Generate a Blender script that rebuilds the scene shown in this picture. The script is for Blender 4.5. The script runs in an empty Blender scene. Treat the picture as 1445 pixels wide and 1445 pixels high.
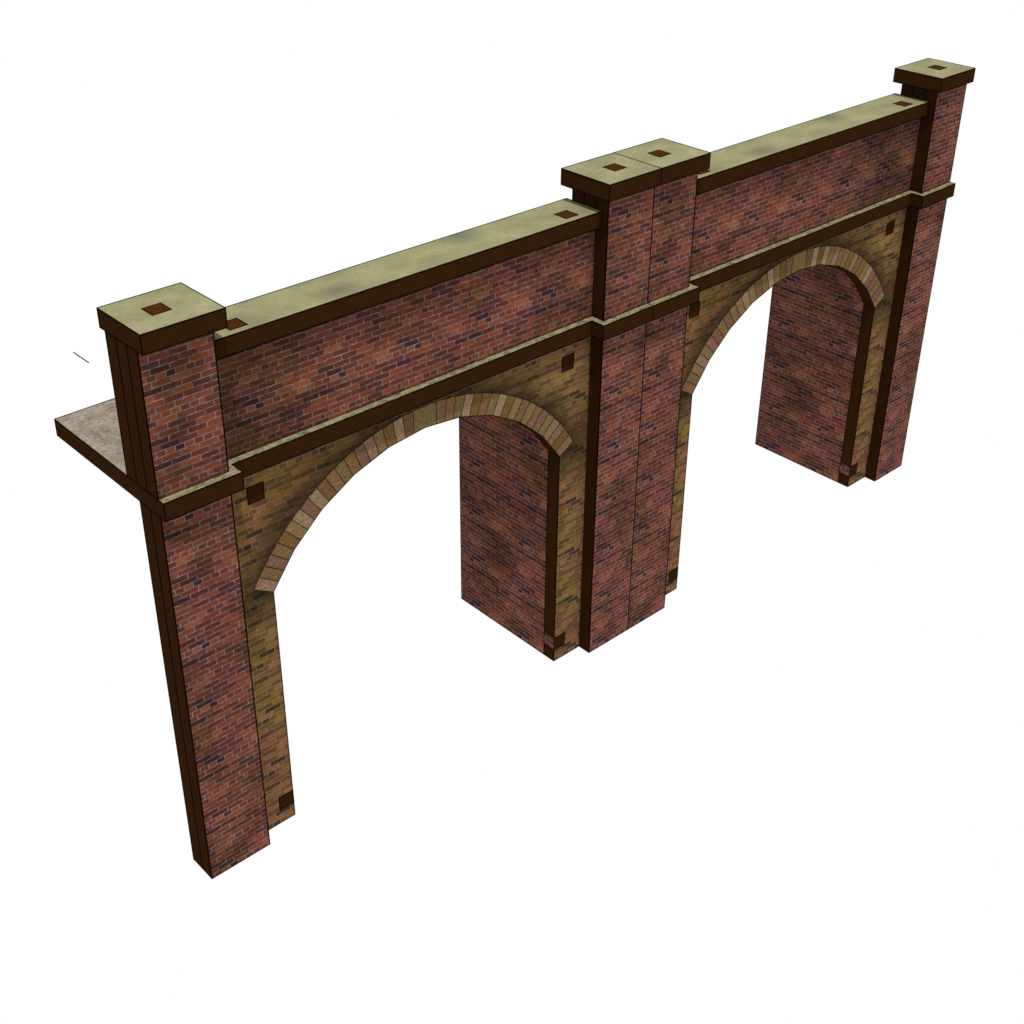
import bpy, math, random
from mathutils import Vector
SC = bpy.context.scene
COL = SC.collection

# ------------------------------------------------------------------ camera
S = 0.36            # metres per unit (one unit = thickness of one sheet of the kit)
cam_d = bpy.data.cameras.new('camera')
cam = bpy.data.objects.new('camera', cam_d); COL.objects.link(cam)
SC.camera = cam
cam.location = (-25.2046*S, -53.2219*S, 60.8360*S)
cam.rotation_mode = 'XYZ'
cam.rotation_euler = (math.radians(60.59302), math.radians(0.011815), math.radians(-41.894419))
cam_d.sensor_width = 36.0
cam_d.lens = 1919.2129/1445*36
cam_d.shift_x = (722.5-693.2089)/1445
cam_d.shift_y = -(722.5-612.1869)/1445
cam_d.clip_start = 0.1
cam_d.clip_end = 500

# ------------------------------------------------------------------ white surroundings and key light
world = bpy.data.worlds.new('World'); SC.world = world
world.use_nodes = True
bg = world.node_tree.nodes['Background']
bg.inputs['Color'].default_value = (1, 1, 1, 1)
bg.inputs['Strength'].default_value = 1.0
sun_d = bpy.data.lights.new('sun', 'SUN')
sun_d.energy = 4.0
sun_d.angle = math.radians(2.0)
sun = bpy.data.objects.new('sun', sun_d); COL.objects.link(sun)
sun.rotation_euler = Vector((-0.56, -1.0, 3.45)).to_track_quat('Z', 'Y').to_euler()
sun.location = (-5, -20, 30)
SC.view_settings.view_transform = 'Standard'
SC.view_settings.look = 'None'
SC.view_settings.exposure = 0
SC.view_settings.gamma = 1
SC.view_settings.use_curve_mapping = False

# ------------------------------------------------------------------ dimensions (units)
M, W, A = 34.8905, 3.9719, 6.4723      # module length, pier width, jamb distance
ZL, ZP, ZQ = 24.7719, 33.7327, 31.7391 # underside of deck, pier cap, parapet cap
D = 9.8958                             # rear edge of the deck
ZS, CX, RI, RO, CZ = 16.6, 34.8905/2, 12.76, 14.15, 10.12
HALF = math.asin((CX-A)/RI)
F, T = 1.35, 2.2                       # light arriving on front faces and on tops

def lin(c, k=1.0):
    r = []
    for v in c:
        v /= 255.0
        r.append((v/12.92 if v <= .04045 else ((v+.055)/1.055)**2.4)/k)
    return (r[0], r[1], r[2], 1)

# ------------------------------------------------------------------ materials
class NT:
    def __init__(s, name, rough=.9, spec=.0):
        s.m = bpy.data.materials.new(name); s.m.use_nodes = True
        s.t = s.m.node_tree; s.b = s.t.nodes['Principled BSDF']
        s.b.inputs['Roughness'].default_value = rough
        s.b.inputs['Specular IOR Level'].default_value = spec
    def n(s, kind, **kw):
        x = s.t.nodes.new(kind)
        for k, v in kw.items(): setattr(x, k, v)
        return x
    def l(s, a, b): s.t.links.new(a, b)
    def uv(s): return s.n('ShaderNodeUVMap', uv_map='UVMap').outputs[0]
    def mapping(s, v, sc, loc=(0, 0, 0)):
        m = s.n('ShaderNodeMapping'); s.l(v, m.inputs[0])
        m.inputs['Scale'].default_value = sc; m.inputs['Location'].default_value = loc
        return m.outputs[0]
    def noise(s, v, scale, detail=3, rough=.55, dist=0):
        x = s.n('ShaderNodeTexNoise'); s.l(v, x.inputs['Vector'])
        x.inputs['Scale'].default_value = scale; x.inputs['Detail'].default_value = detail
        x.inputs['Roughness'].default_value = rough; x.inputs['Distortion'].default_value = dist
        return x.outputs['Fac']
    def ramp(s, f, stops, interp='LINEAR'):
        r = s.n('ShaderNodeValToRGB'); s.l(f, r.inputs[0]); cr = r.color_ramp
        cr.interpolation = interp
        while len(cr.elements) < len(stops): cr.elements.new(.5)
        for e, (p, c) in zip(cr.elements, stops):
            e.position = p; e.color = c if len(c) == 4 else (*c, 1)
        return r.outputs[0]
    def g(s, f, a, b, lo=0., hi=1.):
        x = s.n('ShaderNodeMapRange'); s.l(f, x.inputs['Value'])
        x.inputs['From Min'].default_value = a; x.inputs['From Max'].default_value = b
        x.inputs['To Min'].default_value = lo; x.inputs['To Max'].default_value = hi
        return x.outputs[0]
    def mix(s, f, a, b, mode='MIX'):
        x = s.n('ShaderNodeMix', data_type='RGBA', blend_type=mode)
        for i, v in ((0, f), (6, a), (7, b)):
            if isinstance(v, (int, float)): x.inputs[i].default_value = v
            elif isinstance(v, tuple): x.inputs[i].default_value = v
            else: s.l(v, x.inputs[i])
        return x.outputs[2]
    def math(s, op, a, b=None):
        x = s.n('ShaderNodeMath', operation=op)
        for i, v in ((0, a), (1, b)):
            if v is None: continue
            if isinstance(v, (int, float)): x.inputs[i].default_value = v
            else: s.l(v, x.inputs[i])
        return x.outputs[0]
    def out(s, c): s.l(c, s.b.inputs['Base Color']); return s.m

def brick_material(name, palette, mortar, tints, grime, soot=False, seed=0.0, stain=None):
    """printed brick sheet: a 12-course tile (header course every sixth) that repeats, as the print does"""
    t = NT(name)
    BW, BH = 1.04, .3335
    uv = t.uv()
    wob = t.n('ShaderNodeTexNoise'); t.l(uv, wob.inputs['Vector']); wob.inputs['Scale'].default_value = 2.6
    wv = t.n('ShaderNodeVectorMath', operation='MULTIPLY_ADD'); t.l(wob.outputs['Color'], wv.inputs[0])
    wv.inputs[1].default_value = (.07, .055, 0); t.l(uv, wv.inputs[2])
    sp = t.n('ShaderNodeSeparateXYZ'); t.l(wv.outputs[0], sp.inputs[0])
    x = t.math('ADD', sp.outputs[0], 52.0); z = t.math('ADD', sp.outputs[1], 40.02)
    zr = t.math('DIVIDE', z, BH)
    row = t.math('FLOOR', zr); fz = t.math('FRACT', zr)
    r12 = t.math('FLOORED_MODULO', row, 12.0)
    head = t.math('LESS_THAN', t.math('FLOORED_MODULO', row, 6.0), .5)
    # the lower header course of the tile turns to stretchers half way along
    half = t.math('GREATER_THAN', r12, 3.0)
    span = t.math('LESS_THAN', t.math('FLOORED_MODULO', x, 5*BW), 3*BW)
    head = t.math('MULTIPLY', head, t.math('MAXIMUM', t.math('SUBTRACT', 1.0, half), span))
    w = t.math('SUBTRACT', BW, t.math('MULTIPLY', head, BW/2))
    off = t.math('MULTIPLY', t.math('ADD', t.math('FLOORED_MODULO', row, 2.0), head), .5)
    cx = t.math('ADD', t.math('DIVIDE', x, w), off)
    fx = t.math('FRACT', cx)
    n = t.math('ADD', 5.0, t.math('MULTIPLY', head, 5.0))
    idx = t.math('FLOORED_MODULO', t.math('FLOOR', cx), n)
    wn = t.n('ShaderNodeTexWhiteNoise', noise_dimensions='3D')
    cb = t.n('ShaderNodeCombineXYZ'); t.l(idx, cb.inputs[0]); t.l(r12, cb.inputs[1])
    t.l(t.math('ADD', t.math('MULTIPLY', head, 7.0), seed), cb.inputs[2]); t.l(cb.outputs[0], wn.inputs['Vector'])
    dx = t.math('MULTIPLY', t.math('MINIMUM', fx, t.math('SUBTRACT', 1.0, fx)), w)
    dz = t.math('MULTIPLY', t.math('MINIMUM', fz, t.math('SUBTRACT', 1.0, fz)), BH)
    n1 = t.noise(t.mapping(uv, (1, 2.2, 1)), 1.9, 4, .65)
    d = t.math('ADD', t.math('MINIMUM', dx, dz), t.g(n1, .3, .7, -.010, .014))
    mask = t.g(d, .008, .042, 1, 0)
    v = t.math('ADD', wn.outputs['Value'], t.g(n1, .3, .7, -.12, .12))
    c = t.ramp(v, palette)
    n4 = t.noise(uv, 8, 4, .75)
    c = t.mix(t.g(n4, .34, .62, .34, 0), c, (.02, .01, .01, 1))
    n5 = t.noise(uv, 2.4, 3, .65)
    mc = t.mix(t.g(n5, .42, .62), mortar[0], mortar[1])
    mc = t.mix(t.math('MULTIPLY', head, .45), mc, mortar[1])
    c = t.mix(t.math('MULTIPLY', mask, .90), c, mc)
    # broad tonal drift of the printed sheet, then grime
    n2 = t.noise(t.mapping(uv, (1, 1, 1), (3, 7, 0)), .30, 3, .5)
    c = t.mix(t.g(n2, .40, .60), t.mix(1.0, c, tints[0], 'MULTIPLY'), t.mix(1.0, c, tints[1], 'MULTIPLY'))
    n3 = t.noise(t.mapping(uv, (1, .8, 1), (31, 17, 0)), .30, 2, .5, .3)
    c = t.mix(t.g(n3, .45, .64, 0, 1), c, t.mix(1.0, c, grime, 'MULTIPLY'))
    if stain is not None:      # wide brown stain at one end of a parapet panel
        s2 = t.n('ShaderNodeSeparateXYZ'); t.l(uv, s2.inputs[0])
        q = t.math('ADD', t.math('ABSOLUTE', t.math('SUBTRACT', s2.outputs[0], stain)), t.g(n2, .3, .7, -1.5, 1.5))
        c = t.mix(t.g(q, 1.5, 6.5, .9, 0), c, t.mix(1.0, c, (.56, .64, .58, 1), 'MULTIPLY'))
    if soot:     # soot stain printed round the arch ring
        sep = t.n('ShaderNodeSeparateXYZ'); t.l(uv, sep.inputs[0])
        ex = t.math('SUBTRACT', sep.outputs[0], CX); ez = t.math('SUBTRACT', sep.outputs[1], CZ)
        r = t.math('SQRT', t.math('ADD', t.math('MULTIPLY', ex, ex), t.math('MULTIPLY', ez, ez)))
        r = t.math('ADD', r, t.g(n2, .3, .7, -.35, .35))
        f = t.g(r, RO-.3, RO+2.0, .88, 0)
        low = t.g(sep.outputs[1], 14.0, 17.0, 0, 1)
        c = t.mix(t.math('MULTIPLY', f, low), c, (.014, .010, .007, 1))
    return t.out(c)

RED = (
    [(.0, lin((64, 38, 42), F)), (.10, lin((78, 42, 44), F)), (.22, lin((96, 51, 43), F)), (.50, lin((114, 57, 46), F)), (.84, lin((134, 70, 48), F)), (1., lin((144, 82, 58), F))],
    (lin((92, 88, 94), F), lin((136, 130, 140), F)), ((1.0, .98, .98, 1), (1.06, 1.14, .94, 1)), (.66, .73, .66, 1))
red = brick_material('red_brick_print', *RED, seed=3.0)
red_near = brick_material('red_brick_print_stained_left', *RED, seed=3.0, stain=W+1.5)
red_far = brick_material('red_brick_print_stained_right', *RED, seed=3.0, stain=M-W-4.5)
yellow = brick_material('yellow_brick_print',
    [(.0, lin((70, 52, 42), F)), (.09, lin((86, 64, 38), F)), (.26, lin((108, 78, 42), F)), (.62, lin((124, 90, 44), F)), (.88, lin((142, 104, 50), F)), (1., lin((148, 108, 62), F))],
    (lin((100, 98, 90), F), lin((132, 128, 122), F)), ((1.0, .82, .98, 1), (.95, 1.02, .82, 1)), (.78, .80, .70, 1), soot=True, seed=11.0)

def cut_edge():
    t = NT('charred_board_edge', .9, 0)
    n = t.noise(t.mapping(t.uv(), (.6, 5, 1)), 2, 3)
    return t.out(t.ramp(n, [(.3, lin((46, 27, 11), F)), (.7, lin((51, 30, 13), F))]))
brown = cut_edge()
def tab_mat():  # board brown lightened in its colour so the tab tops look sunlit
    t = NT('brown_board_tab_sunlit', .9, 0)
    n = t.noise(t.uv(), 3, 3)
    return t.out(t.ramp(n, [(.3, lin((77, 44, 17), T)), (.7, lin((84, 49, 20), T))]))
tabm = tab_mat()
def line_mat():
    t = NT('black_edge_line', .9, 0)
    t.b.inputs['Base Color'].default_value = (.002, .0018, .0015, 1); return t.m
line = line_mat()
def joint_mat():
    t = NT('dark_joint', .9, 0)
    t.b.inputs['Base Color'].default_value = (.010, .009, .006, 1); return t.m
joint = joint_mat()
def cap_mat():
    t = NT('olive_stone_print')
    uv = t.uv()
    n1 = t.noise(t.mapping(uv, (1, 1.6, 1)), .35, 3, .5)
    c = t.ramp(n1, [(.34, lin((158, 157, 118), T)), (.5, lin((174, 170, 124), T)), (.68, lin((188, 182, 138), T))])
    n2 = t.noise(t.mapping(uv, (1.3, 3.2, 1), (4, 4, 0)), 1.7, 5, .65, .6)
    c = t.mix(t.g(n2, .36, .62, .30, 0), c, (.085, .08, .045, 1))
    n3 = t.noise(t.mapping(uv, (1.2, 3, 1), (8, 1, 0)), 6, 4, .8)
    c = t.mix(t.g(n3, .38, .58, .34, 0), c, (.08, .075, .05, 1))
    # grey lichen patches
    v = t.n('ShaderNodeTexVoronoi', feature='F1'); t.l(t.mapping(uv, (.22, .33, 1), (.55, .3, 0)), v.inputs['Vector'])
    v.inputs['Randomness'].default_value = .55; v.inputs['Scale'].default_value = 1
    c = t.mix(t.math('MULTIPLY', t.g(v.outputs['Distance'], .05, .40, .85, 0), t.g(n2, .3, .6, .6, 1)), c, (.085, .085, .058, 1))
    return t.out(c)
capm = cap_mat()
def deck_mat():
    t = NT('gravel_and_grass_print')
    uv = t.uv()
    n1 = t.noise(uv, .55, 4, .6)
    g = t.ramp(n1, [(.35, lin((146, 133, 118), T)), (.5, lin((164, 152, 136), T)), (.65, lin((184, 172, 152), T))])
    n2 = t.noise(t.mapping(uv, (1, 1.3, 1)), 1.9, 6, .85)
    g = t.mix(t.g(n2, .36, .50, .75, 0), g, lin((96, 78, 58), T))
    vo = t.n('ShaderNodeTexVoronoi', feature='F1'); t.l(uv, vo.inputs['Vector']); vo.inputs['Scale'].default_value = 2.6
    peb = t.math('MULTIPLY', t.g(vo.outputs['Distance'], .22, .34, 1, 0), t.g(n1, .46, .54, 0, .9))
    g = t.mix(peb, g, t.mix(t.g(vo.outputs['Color'], 0, 1), lin((128, 116, 104), T), lin((214, 206, 192), T)))
    n3 = t.noise(t.mapping(uv, (1, 1, 1), (9, 2, 0)), 6, 4, .8)
    g = t.mix(t.g(n3, .55, .66, 0, .85), g, lin((214, 206, 196), T))
    n4 = t.noise(t.mapping(uv, (.9, 2, 1), (2, 5, 0)), 1.5, 5, .85)
    gr = t.ramp(n4, [(.30, lin((96, 108, 64), T)), (.42, lin((130, 144, 84), T)), (.50, lin((180, 168, 130), T)), (.60, lin((196, 176, 146), T)), (.68, lin((124, 150, 84), T))])
    gr = t.mix(t.g(n2, .38, .54, .85, 0), gr, lin((66, 70, 40), T))
    gr = t.mix(t.g(n3, .58, .70, 0, .6), gr, lin((206, 198, 160), T))
    sep = t.n('ShaderNodeSeparateXYZ'); t.l(uv, sep.inputs[0])
    return t.out(t.mix(t.g(sep.outputs[1], .2, 1.2), gr, g))
deckm = deck_mat()
def stone_mat():
    t = NT('voussoir_print')
    uv = t.uv()
    a = t.n('ShaderNodeVertexColor', layer_name='stone').outputs['Color']
    n = t.noise(uv, 5, 5, .8)
    c = t.mix(t.g(n, .36, .62, .62, 0), a, (.03, .022, .012, 1))
    n2 = t.noise(t.mapping(uv, (1, 1, 1), (5, 1, 0)), 7, 3, .7)
    c = t.mix(t.g(n2, .58, .75, 0, .35), c, lin((176, 150, 116), F))
    return t.out(c)
stonem = stone_mat()

# ------------------------------------------------------------------ mesh builder
SLOTS = {}
LW = .031
class Part:
    def __init__(s): s.v = []; s.f = []; s.m = []; s.c = []
    def quad(s, pts, mat, col=None):
        b = len(s.v); s.v += [tuple(p) for p in pts]; s.f.append(list(range(b, b+len(pts)))); s.m.append(mat); s.c.append(col)
    def line(s, a, b, r=LW, mat=None, n=4):
        a = Vector(a); b = Vector(b); d = (b-a)
        if d.length < 1e-6: return
        d.normalize()
        u = d.cross(Vector((.31, .52, .79))).normalized(); w = d.cross(u)
        a = a-d*r*.5; b = b+d*r*.5
        ring = [u*math.cos(k*2*math.pi/n)*r + w*math.sin(k*2*math.pi/n)*r for k in range(n)]
        bi = len(s.v); s.v += [tuple(a+q) for q in ring]+[tuple(b+q) for q in ring]
        m = mat or line
        for k in range(n):
            s.f.append([bi+k, bi+(k+1) % n, bi+n+(k+1) % n, bi+n+k]); s.m.append(m); s.c.append(None)
        s.f.append([bi+k for k in reversed(range(n))]); s.m.append(m); s.c.append(None)
        s.f.append([bi+n+k for k in range(n)]); s.m.append(m); s.c.append(None)
    def poly(s, pts, r=LW, mat=None, closed=False):
        for a, b in zip(pts, pts[1:]+(pts[:1] if closed else [])):
            if closed or b is not pts[0]: s.line(a, b, r, mat)
    def box(s, x, y, z, front=None, back=None, left=None, right=None, top=None, bottom=None, lines=True):
        x0, x1 = x; y0, y1 = y; z0, z1 = z
        P = lambda i, j, k: ((x0, x1)[i], (y0, y1)[j], (z0, z1)[k])
        s.quad([P(0,0,0), P(1,0,0), P(1,0,1), P(0,0,1)], front or brown)
        s.quad([P(1,1,0), P(0,1,0), P(0,1,1), P(1,1,1)], back or brown)
        s.quad([P(0,1,0), P(0,0,0), P(0,0,1), P(0,1,1)], left or brown)
        s.quad([P(1,0,0), P(1,1,0), P(1,1,1), P(1,0,1)], right or brown)
        s.quad([P(0,0,1), P(1,0,1), P(1,1,1), P(0,1,1)], top or brown)
        s.quad([P(0,1,0), P(1,1,0), P(1,0,0), P(0,0,0)], bottom or brown)
        if lines:
            for a in (0, 1):
                for b in (0, 1):
                    s.line(P(0,a,b), P(1,a,b)); s.line(P(a,0,b), P(a,1,b)); s.line(P(a,b,0), P(a,b,1))
    def build(s, name, parent, origin=(0, 0, 0), x_off=0.0):
        """vertices are given in module units; the object's origin sits at `origin`"""
        mats = []
        for m in s.m:
            if m not in mats: mats.append(m)
        me = bpy.data.meshes.new(name)
        O = Vector(origin)
        me.from_pydata([tuple((Vector(p)-O)*S) for p in s.v], [], s.f)
        for m in mats: me.materials.append(m)
        uv = me.uv_layers.new(name='UVMap')
        has = any(c is not None for c in s.c)
        if has: me.color_attributes.new('stone', 'FLOAT_COLOR', 'CORNER')
        uv = me.uv_layers['UVMap']
        ca = me.color_attributes['stone'] if has else None
        for i, p in enumerate(me.polygons):
            p.material_index = mats.index(s.m[i])
            n = p.normal
            ax = max(range(3), key=lambda k: abs(n[k]))
            for li in p.loop_indices:
                q = s.v[me.loops[li].vertex_index]
                uv.data[li].uv = (q[1]+50, q[2]) if ax == 0 else ((q[0], q[2]) if ax == 1 else (q[0], q[1]))
                if has: ca.data[li].color = s.c[i] or (.3, .3, .3, 1)
        me.update()
        o = bpy.data.objects.new(name, me); COL.objects.link(o)
        if parent is not None:
            o.parent = parent
            po = getattr(parent, 'location', Vector((0, 0, 0)))
            o.location = (O - ORG.get(parent.name, Vector((0, 0, 0))))*S
        else:
            o.location = O*S
        ORG[o.name] = O
        return o
ORG = {}

# ------------------------------------------------------------------ voussoir tones, springing to springing (left to right)
TN = {'p': (154, 118, 94), 'k': (132, 94, 80), 'b': (134, 106, 72), 'o': (124, 92, 48), 't': (162, 134, 102),
      'r': (134, 96, 68), 'g': (130, 110, 68), 'd': (138, 110, 78)}
RING1 = 'pbkbobtktorgokpgotr' + 'G' + 'drgtorgtogrgrkgpdob'
RING2 = 'rbdpgkrgrgbtgrgtgob' + 'G' + 'rtotgprgogrogtkrgkd'

def build_module(name, label, ring, x0):
    root = bpy.data.objects.new(name, None); COL.objects.link(root)
    root.location = (x0*S, 0, 0)
    root.empty_display_size = .5
    root['label'] = label; root['category'] = 'viaduct'; root['group'] = 'joined arches of the brick viaduct'
    rnd = random.Random(5)
    ang = lambda th, r: (CX+r*math.sin(th), CZ+r*math.cos(th))      # th from the crown
    # arch profile: ten straight facets
    NS = 10
    seg = [-HALF+2*HALF*k/NS for k in range(NS+1)]
    inner = [ang(t, RI) for t in seg]
    NO = 48
    outer = [ang(-HALF+2*HALF*k/NO, RO) for k in range(NO+1)]
    # ---- arch wall sheet
    p = Part()
    poly = [(0, 0), (A, 0), inner[0]] + outer + [inner[-1], (M-A, 0), (M, 0), (M, ZL), (0, ZL)]
    # split into left, crown and right panels so every face is simple
    mid = len(outer)//2
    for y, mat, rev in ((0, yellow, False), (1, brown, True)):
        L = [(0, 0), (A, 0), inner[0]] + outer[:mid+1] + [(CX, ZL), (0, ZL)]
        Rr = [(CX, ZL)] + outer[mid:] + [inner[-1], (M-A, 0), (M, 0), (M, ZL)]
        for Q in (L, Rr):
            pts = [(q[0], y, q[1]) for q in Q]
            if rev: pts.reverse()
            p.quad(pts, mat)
    for a, b in zip(poly, poly[1:]+poly[:1]):
        p.quad([(a[0], 0, a[1]), (a[0], 1, a[1]), (b[0], 1, b[1]), (b[0], 0, b[1])], brown)
    for a, b in (((0, 0), (A, 0)), ((A, 0), inner[0]), (inner[-1], (M-A, 0)), ((M-A, 0), (M, 0)), ((M, 0), (M, ZL)), ((M, ZL), (0, ZL)), ((0, ZL), (0, 0))):
        for y in (0, 1): p.line((a[0], y, a[1]), (b[0], y, b[1]))
    for a in ((0, 0), (A, 0), inner[0], inner[-1], (M-A, 0), (M, 0)):
        p.line((a[0], 0, a[1]), (a[0], 1, a[1]))
    wall = p.build('arch_wall', root, (M/2, 0, 0))
    # ---- arch ring
    p = Part()
    KH = .84
    step = (HALF-KH/13.45)/19
    js = []
    def chord(th):
        k = min(NS-1, max(0, int((th+HALF)/(2*HALF)*NS)))
        m = (seg[k]+seg[k+1])/2
        return ang(th, RI*math.cos(HALF/NS)/math.cos(th-m))
    for k in range(20): th = -HALF+step*k; js.append((th, th))
    js[-1] = (-math.asin(KH/RI), -math.asin(KH/RO))
    js += [(-a, -b) for a, b in reversed(js)]
    stones = {}
    for k in range(39):
        (i0, o0), (i1, o1) = js[k], js[k+1]
        ins = [i0] + [t for t in seg if i0+1e-4 < t < i1-1e-4] + [i1]
        ins = [chord(t+(1e-6 if t == i0 else 0)) for t in ins]
        outs = [ang(o0+(o1-o0)*q/3, RO) for q in range(4)]
        key = ring[k]
        base = TN['g'] if key == 'G' else TN[key]
        j = rnd.uniform(.93, 1.06)
        col = lin(tuple(min(255, c*j*1.0) for c in base), F)
        tgt = p
        if key == 'G': tgt = kp = Part()
        tgt.quad([(q[0], 0, q[1]) for q in ins] + [(q[0], 0, q[1]) for q in reversed(outs)], stonem, col)
        tgt.quad([(q[0], 1, q[1]) for q in outs] + [(q[0], 1, q[1]) for q in reversed(ins)], brown)
        for a, b in zip(ins, ins[1:]):
            tgt.quad([(a[0], 0, a[1]), (a[0], 1, a[1]), (b[0], 1, b[1]), (b[0], 0, b[1])], brown)
        # joint line, slightly ragged
        a = Vector((ins[-1][0], 0, ins[-1][1])); b = Vector((outs[-1][0], 0, outs[-1][1]))
        if k < 38:
            d = (b-a).normalized(); sd = Vector((d.z, 0, -d.x))
            pts = [a] + [a.lerp(b, q/6)+sd*rnd.uniform(-.022, .022) for q in range(1, 6)] + [b]
            tgt.poly(pts, .024, joint)
    for a, b in zip(seg, seg[1:]):
        a, b = ang(a, RI), ang(b, RI)
        p.line((a[0], 0, a[1]), (b[0], 0, b[1])); p.line((a[0], 1, a[1]), (b[0], 1, b[1]))
    prev = None
    for k in range(97):
        th = -HALF+2*HALF*k/96
        q = ang(th, RO+rnd.uniform(-.012, .018)); q = Vector((q[0], 0, q[1]))
        if prev is not None: p.line(prev, q, .020+.009*(k % 3 == 0), joint)
        prev = q
    for e in (0, -1):
        a = inner[e]; b = outer[e]; p.line((a[0], 0, a[1]), (b[0], 0, b[1]), .017, joint)
    ringo = p.build('arch_ring', root, (CX, 0, CZ))
    ko = kp.build('keystone', ringo, (CX, 0, CZ+RI)); ko['label'] = 'broad olive keystone'
    # ---- piers, lower and upper, with their side sheets
    for s0, s1, ends in ((0, W, 0), (M-W, M, 1)):
        pc = ((s0+s1)/2, -.5, 0)
        p = Part(); p.box((s0, s1), (-1, 0), (0, ZL), front=red)
        p.line((s0, -1, 0), (s0, -1, ZL), .040); p.line((s1, -1, 0), (s1, -1, ZL), .040); p.build('lower_pier', root, pc)
        p = Part(); p.box((s0, s1), (-1, 0), (ZL+1, ZP), front=red)
        p.line((s0, -1, ZL+1), (s0, -1, ZP), .040); p.line((s1, -1, ZL+1), (s1, -1, ZP), .040)
        up = p.build('upper_pier', root, (pc[0], -.5, ZL+1))
        # cap: overhangs towards the parapet, flush at the outer end
        c0, c1 = (0, W+.5) if not ends else (M-W-.5, M)
        p = Part(); p.box((c0, c1), (-1.5, 2.5), (ZP, ZP+1), top=capm)
        co = p.build('pier_cap', root, ((c0+c1)/2, .5, ZP))
        t0 = 1.5 if not ends else M-2.48
        p = Part(); p.box((t0, t0+1), (0, 1), (ZP+.4, ZP+1.006), top=tabm, front=tabm)
        p.build('tab', co, (t0+.5, .5, ZP+1))
    # ---- parapet: two sheets, and its cap
    p = Part(); p.box((W, M-W), (0, 1), (ZL+1, ZQ), front=red_near if x0 == 0 else red_far)
    for a, b in ((0, W), (M-W, M)): p.box((a, b), (0, 1), (ZL+1, ZP), front=brown)
    pw = p.build('parapet_wall', root, (CX, .5, ZL+1))
    p = Part(); p.box((W, M-W), (1, 2), (ZL+1, ZQ), back=red)
    for a, b in ((0, W), (M-W, M)): p.box((a, b), (1, 2), (ZL+1, ZP), back=red)
    p.build('parapet_backing', root, (CX, 1.5, ZL+1))
    p = Part(); p.box((W, M-W), (-.5, 2.5), (ZQ, ZQ+1), top=capm)
    pcap = p.build('parapet_cap', root, (CX, 1, ZQ))
    for t0 in (5.47, M-6.47):
        p = Part(); p.box((t0, t0+1), (0, 1), (ZQ+.4, ZQ+1.006), top=tabm, front=tabm)
        p.build('tab', pcap, (t0+.5, .5, ZQ+1))
    # ---- deck sheet with its stepped front ledge
    p = Part()
    fp = [(0, -1.5), (W+.5, -1.5), (W+.5, -.5), (M-W-.5, -.5), (M-W-.5, -1.5), (M, -1.5), (M, D), (0, D)]
    for z, mat, rev in ((ZL+1, deckm, False), (ZL, brown, True)):
        for q in ([(0, -1.5), (W+.5, -1.5), (W+.5, -.5), (W+.5, D), (0, D)],
                  [(W+.5, -.5), (M-W-.5, -.5), (M-W-.5, D), (W+.5, D)],
                  [(M-W-.5, -.5), (M-W-.5, -1.5), (M, -1.5), (M, D), (M-W-.5, D)]):
            pts = [(a, b, z) for a, b in q]
            if rev: pts.reverse()
            p.quad(pts, mat)
    for a, b in zip(fp, fp[1:]+fp[:1]):
        p.quad([(a[0], a[1], ZL), (b[0], b[1], ZL), (b[0], b[1], ZL+1), (a[0], a[1], ZL+1)], brown)
        for z in (ZL, ZL+1): p.line((a[0], a[1], z), (b[0], b[1], z))
        p.line((a[0], a[1], ZL), (a[0], a[1], ZL+1))
    p.build('deck', root, (CX, D/2, ZL))
    # ---- tunnel side sheets with tabs through the arch wall
    for side in (0, 1):
        x = (A-1, A) if side == 0 else (M-A, M-A+1)
        kw = {'right': red} if side == 0 else {'left': red}
        p = Part(); p.box(x, (1, D), (0, ZL), **kw)
        so = p.build('tunnel_side', root, ((x[0]+x[1])/2, 1, 0))
        e = .006
        xx = (x[0], x[1]+e) if side == 0 else (x[0]-e, x[1])
        for z in ((1, 2), (22.71, 23.71)):
            p = Part()
            if z[0] > 5: p.box(x, (-e, 1), z)
            else: p.box(xx, (-e, 1.0), z, **kw)
            p.build('tab', so, ((x[0]+x[1])/2, 0, z[0]))
    return root

build_module('viaduct_arch', 'nearer brick arch, gravel deck corner sticking out behind its left pier', RING1, 0.0)
build_module('viaduct_arch', 'farther brick arch on the right, joined to the nearer one at the double central pier', RING2, M)

# ------------------------------------------------------------------ stray drawn edge at the left, built as a thin dark rod
p = Part(); p.line((0, 4.42, 31.17), (0, 5.97, 31.17), .03, None, 8)
w = p.build('stray_line', None, (0, 5.2, 31.17))
w['label'] = 'short thin dark stray edge line alone in the white, left of the near pier'; w['category'] = 'stray_line'
